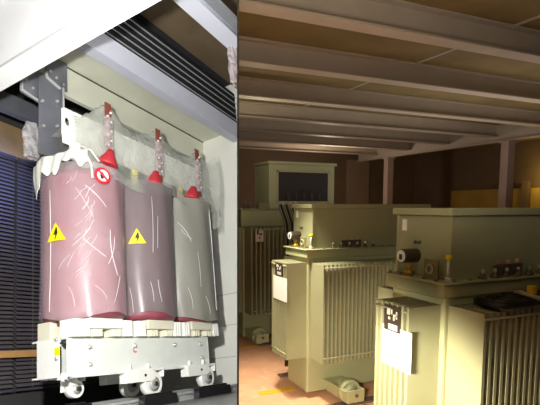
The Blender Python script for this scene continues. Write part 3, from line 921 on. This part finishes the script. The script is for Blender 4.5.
t_.part('bar', MB().add([(x_, y_, z_) for z_ in (1.455, 1.465) for x_, y_ in ((2.44, 1.96), (2.34, 1.70), (2.38, 1.70), (2.50, 1.96))],
        [(0, 1, 2, 3), (7, 6, 5, 4), (0, 4, 5, 1), (1, 5, 6, 2), (2, 6, 7, 3), (3, 7, 4, 0)]), mat('pale_bar', rgb(190, 180, 160), 0.4, 0.2))
t_.part('clamp', MB().box(2.43, 2.465, 1.83, 1.87, 1.465, 1.51), YELLOW_PAINT, bevel=0.004)

# floor, walls, ceiling
struct('floor', MB().box(-0.5, 10.0, 0.2, 12.0, -0.1, 0.0), FLOOR, WORLD, 1)
for yy, ym, xs, lab in ((3.92, 4.53, 2.36, 'middle'), (6.2, 6.2, 2.64, 'tall windowed'), (1.77, 2.3, 2.0, 'nearest')):
    for dy, nm in ((0.0, 'front'), (1.0, 'rear')):
        tag(MB().box(xs, 5.0, yy + dy - 0.05, yy + dy + 0.05, 0.0, 0.018).build('floor_rail', RAIL_STEEL, None, WORLD, (0, 0, 0), 0.002),
            'grey steel floor rail under the %s wheels of the %s transformer' % (nm, lab), 'rail')
    struct('trim_yellow_line', MB().box(xs - 0.42, xs - 0.005, ym - 0.045, ym + 0.045, 0.0, 0.004), YELLOW_PAINT, WORLD, 1)
struct('wall_back_room', MB().box(-0.5, 10.0, 11.4, 11.6, -0.1, 3.6), ROOM_WALL, WORLD, 1)
struct('trim_back_panel', MB().box(7.45, 8.17, 11.33, 11.4, 0.0, 3.2), ROOM_PANEL, WORLD)
struct('wall_right', MB().box(9.8, 10.0, 1.0, 11.4, -0.1, 3.6), ROOM_WALL, WORLD)
struct('trim_right_dado', MB().box(9.76, 9.8, 1.0, 9.9, 0.0, 2.35), OCHRE, WORLD)
struct('trim_right_post', MB().box(9.66, 9.76, 7.55, 7.72, 0.0, 2.5).box(9.66, 9.76, 8.0, 8.3, 0, 2.5), ROOM_WALL, WORLD)
struct('ceiling', MB().box(-0.5, 10.0, -0.5, 11.6, 3.40, 3.55), CEIL_SLAB, WORLD, 1)
pl = MB()
struct('trim_ceiling_joint', MB().box(3.50, 3.53, -0.5, 11.4, 3.393, 3.402), BEAM_PAINT, WORLD)
BY = (0.65, 1.83, 3.02, 4.17, 5.40, 6.60, 7.75, 8.92, 10.1)
for i, y_ in enumerate(BY):
    m = MB().box(-0.5, 7.5, y_ - 0.008, y_ + 0.008, 3.21, 3.39).box(-0.5, 7.5, y_ - 0.075, y_ + 0.075, 3.195, 3.21).box(-0.5, 7.5, y_ - 0.075, y_ + 0.075, 3.385, 3.40)
    struct('beam_ceiling' if i == 0 else 'beam_ceiling.%03d' % i, m, BEAM_PAINT, WORLD, 1)
struct('beam_edge', MB().box(7.50, 7.52, 0.5, 10.9, 3.12, 3.40).box(7.45, 7.57, 0.5, 10.9, 3.10, 3.12), BEAM_PAINT, WORLD)
for i, y_ in enumerate((6.32, 9.66, 3.0)):
    struct('column_post' if i == 0 else 'column_post.%03d' % i, MB().box(7.44, 7.60, y_ - 0.08, y_ + 0.08, 0.0, 3.10).box(7.41, 7.63, y_ - 0.11, y_ + 0.11, 3.07, 3.10).box(7.41, 7.63, y_ - 0.11, y_ + 0.11, 0, 0.02), COLUMN, WORLD)

# =================================================================== LIGHT
def light(name, kind, loc, energy, color, size=0.2, target=None, room=WORLD, spot=None, shape=None):
    d = bpy.data.lights.new(name, kind)
    d.energy = energy
    d.color = color
    if kind == 'AREA':
        d.size = size
        if shape:
            d.shape = 'RECTANGLE'
            d.size_y = shape
    else:
        d.shadow_soft_size = size
    if kind == 'SPOT':
        d.spot_size = math.radians(spot[0])
        d.spot_blend = spot[1]
    o = bpy.data.objects.new(name, d)
    COL.objects.link(o)
    p = room @ Vector(loc)
    o.location = p
    if target is not None:
        q = room @ Vector(target)
        o.rotation_euler = (q - p).to_track_quat('-Z', 'Y').to_euler()
    return o


light('flash_lamp', 'POINT', (0.52, 0.92, 1.15), 900, (1.0, 0.99, 0.96), 0.05, None, A)
light('bay_area_light', 'AREA', (3.0, 1.7, 3.7), 20, (0.98, 0.98, 1.0), 1.2, (3.6, 4.0, 0.5), A)  # soft area light under the bay ceiling, aimed at the coils
light('blind_daylight', 'SPOT', (2.6, 4.7, 3.0), 190, (0.30, 0.40, 1.0), 0.2, (3.1, 5.5, 2.75), A, (75, 0.8))
light('aisle_lamp', 'SPOT', (1.78, 4.15, 2.75), 430, (1.0, 0.92, 0.72), 0.12, (1.9, 4.2, 0.0), WORLD, (75, 0.9))
light('low_fill_spot', 'SPOT', (0.80, 1.65, 1.32), 340, (1.0, 0.93, 0.70), 0.10, (1.9, 2.45, 0.1), WORLD, (98, 0.6))  # added spot with no fixture, brightens the lower tanks and floor
light('ceiling_fill', 'AREA', (1.2, 1.3, 2.3), 20, (1.0, 0.90, 0.78), 1.2, (1.6, 2.2, 4.0))  # added unseen fill facing up, lights only the near beams and slab
light('ceiling_fill.001', 'AREA', (5.2, 4.9, 2.0), 26, (1.0, 0.90, 0.82), 3.0, (5.1, 5.1, 4.0))  # added floating panel facing up, evens out the light on the ceiling
light('far_wall_lamp', 'POINT', (9.4, 7.2, 2.6), 11, (1.0, 0.70, 0.20), 0.1)
light('aisle_end_lamp', 'POINT', (2.45, 5.75, 2.8), 9, (1.0, 0.92, 0.72), 0.08)
light('far_room_fill', 'POINT', (5.6, 9.3, 2.7), 40, (1.0, 0.82, 0.66), 0.15)  # added fill without a fixture, lifts the dark back wall

w = bpy.data.worlds.new('dim_room_air')
S.world = w
w.use_nodes = True
w.node_tree.nodes['Background'].inputs['Color'].default_value = (0.55, 0.5, 0.48, 1)
w.node_tree.nodes['Background'].inputs['Strength'].default_value = 0.05
S.view_settings.view_transform = 'Standard'
S.view_settings.look = 'None'
S.view_settings.exposure = 0.0
S.view_settings.gamma = 1.0
S.view_settings.use_curve_mapping = False
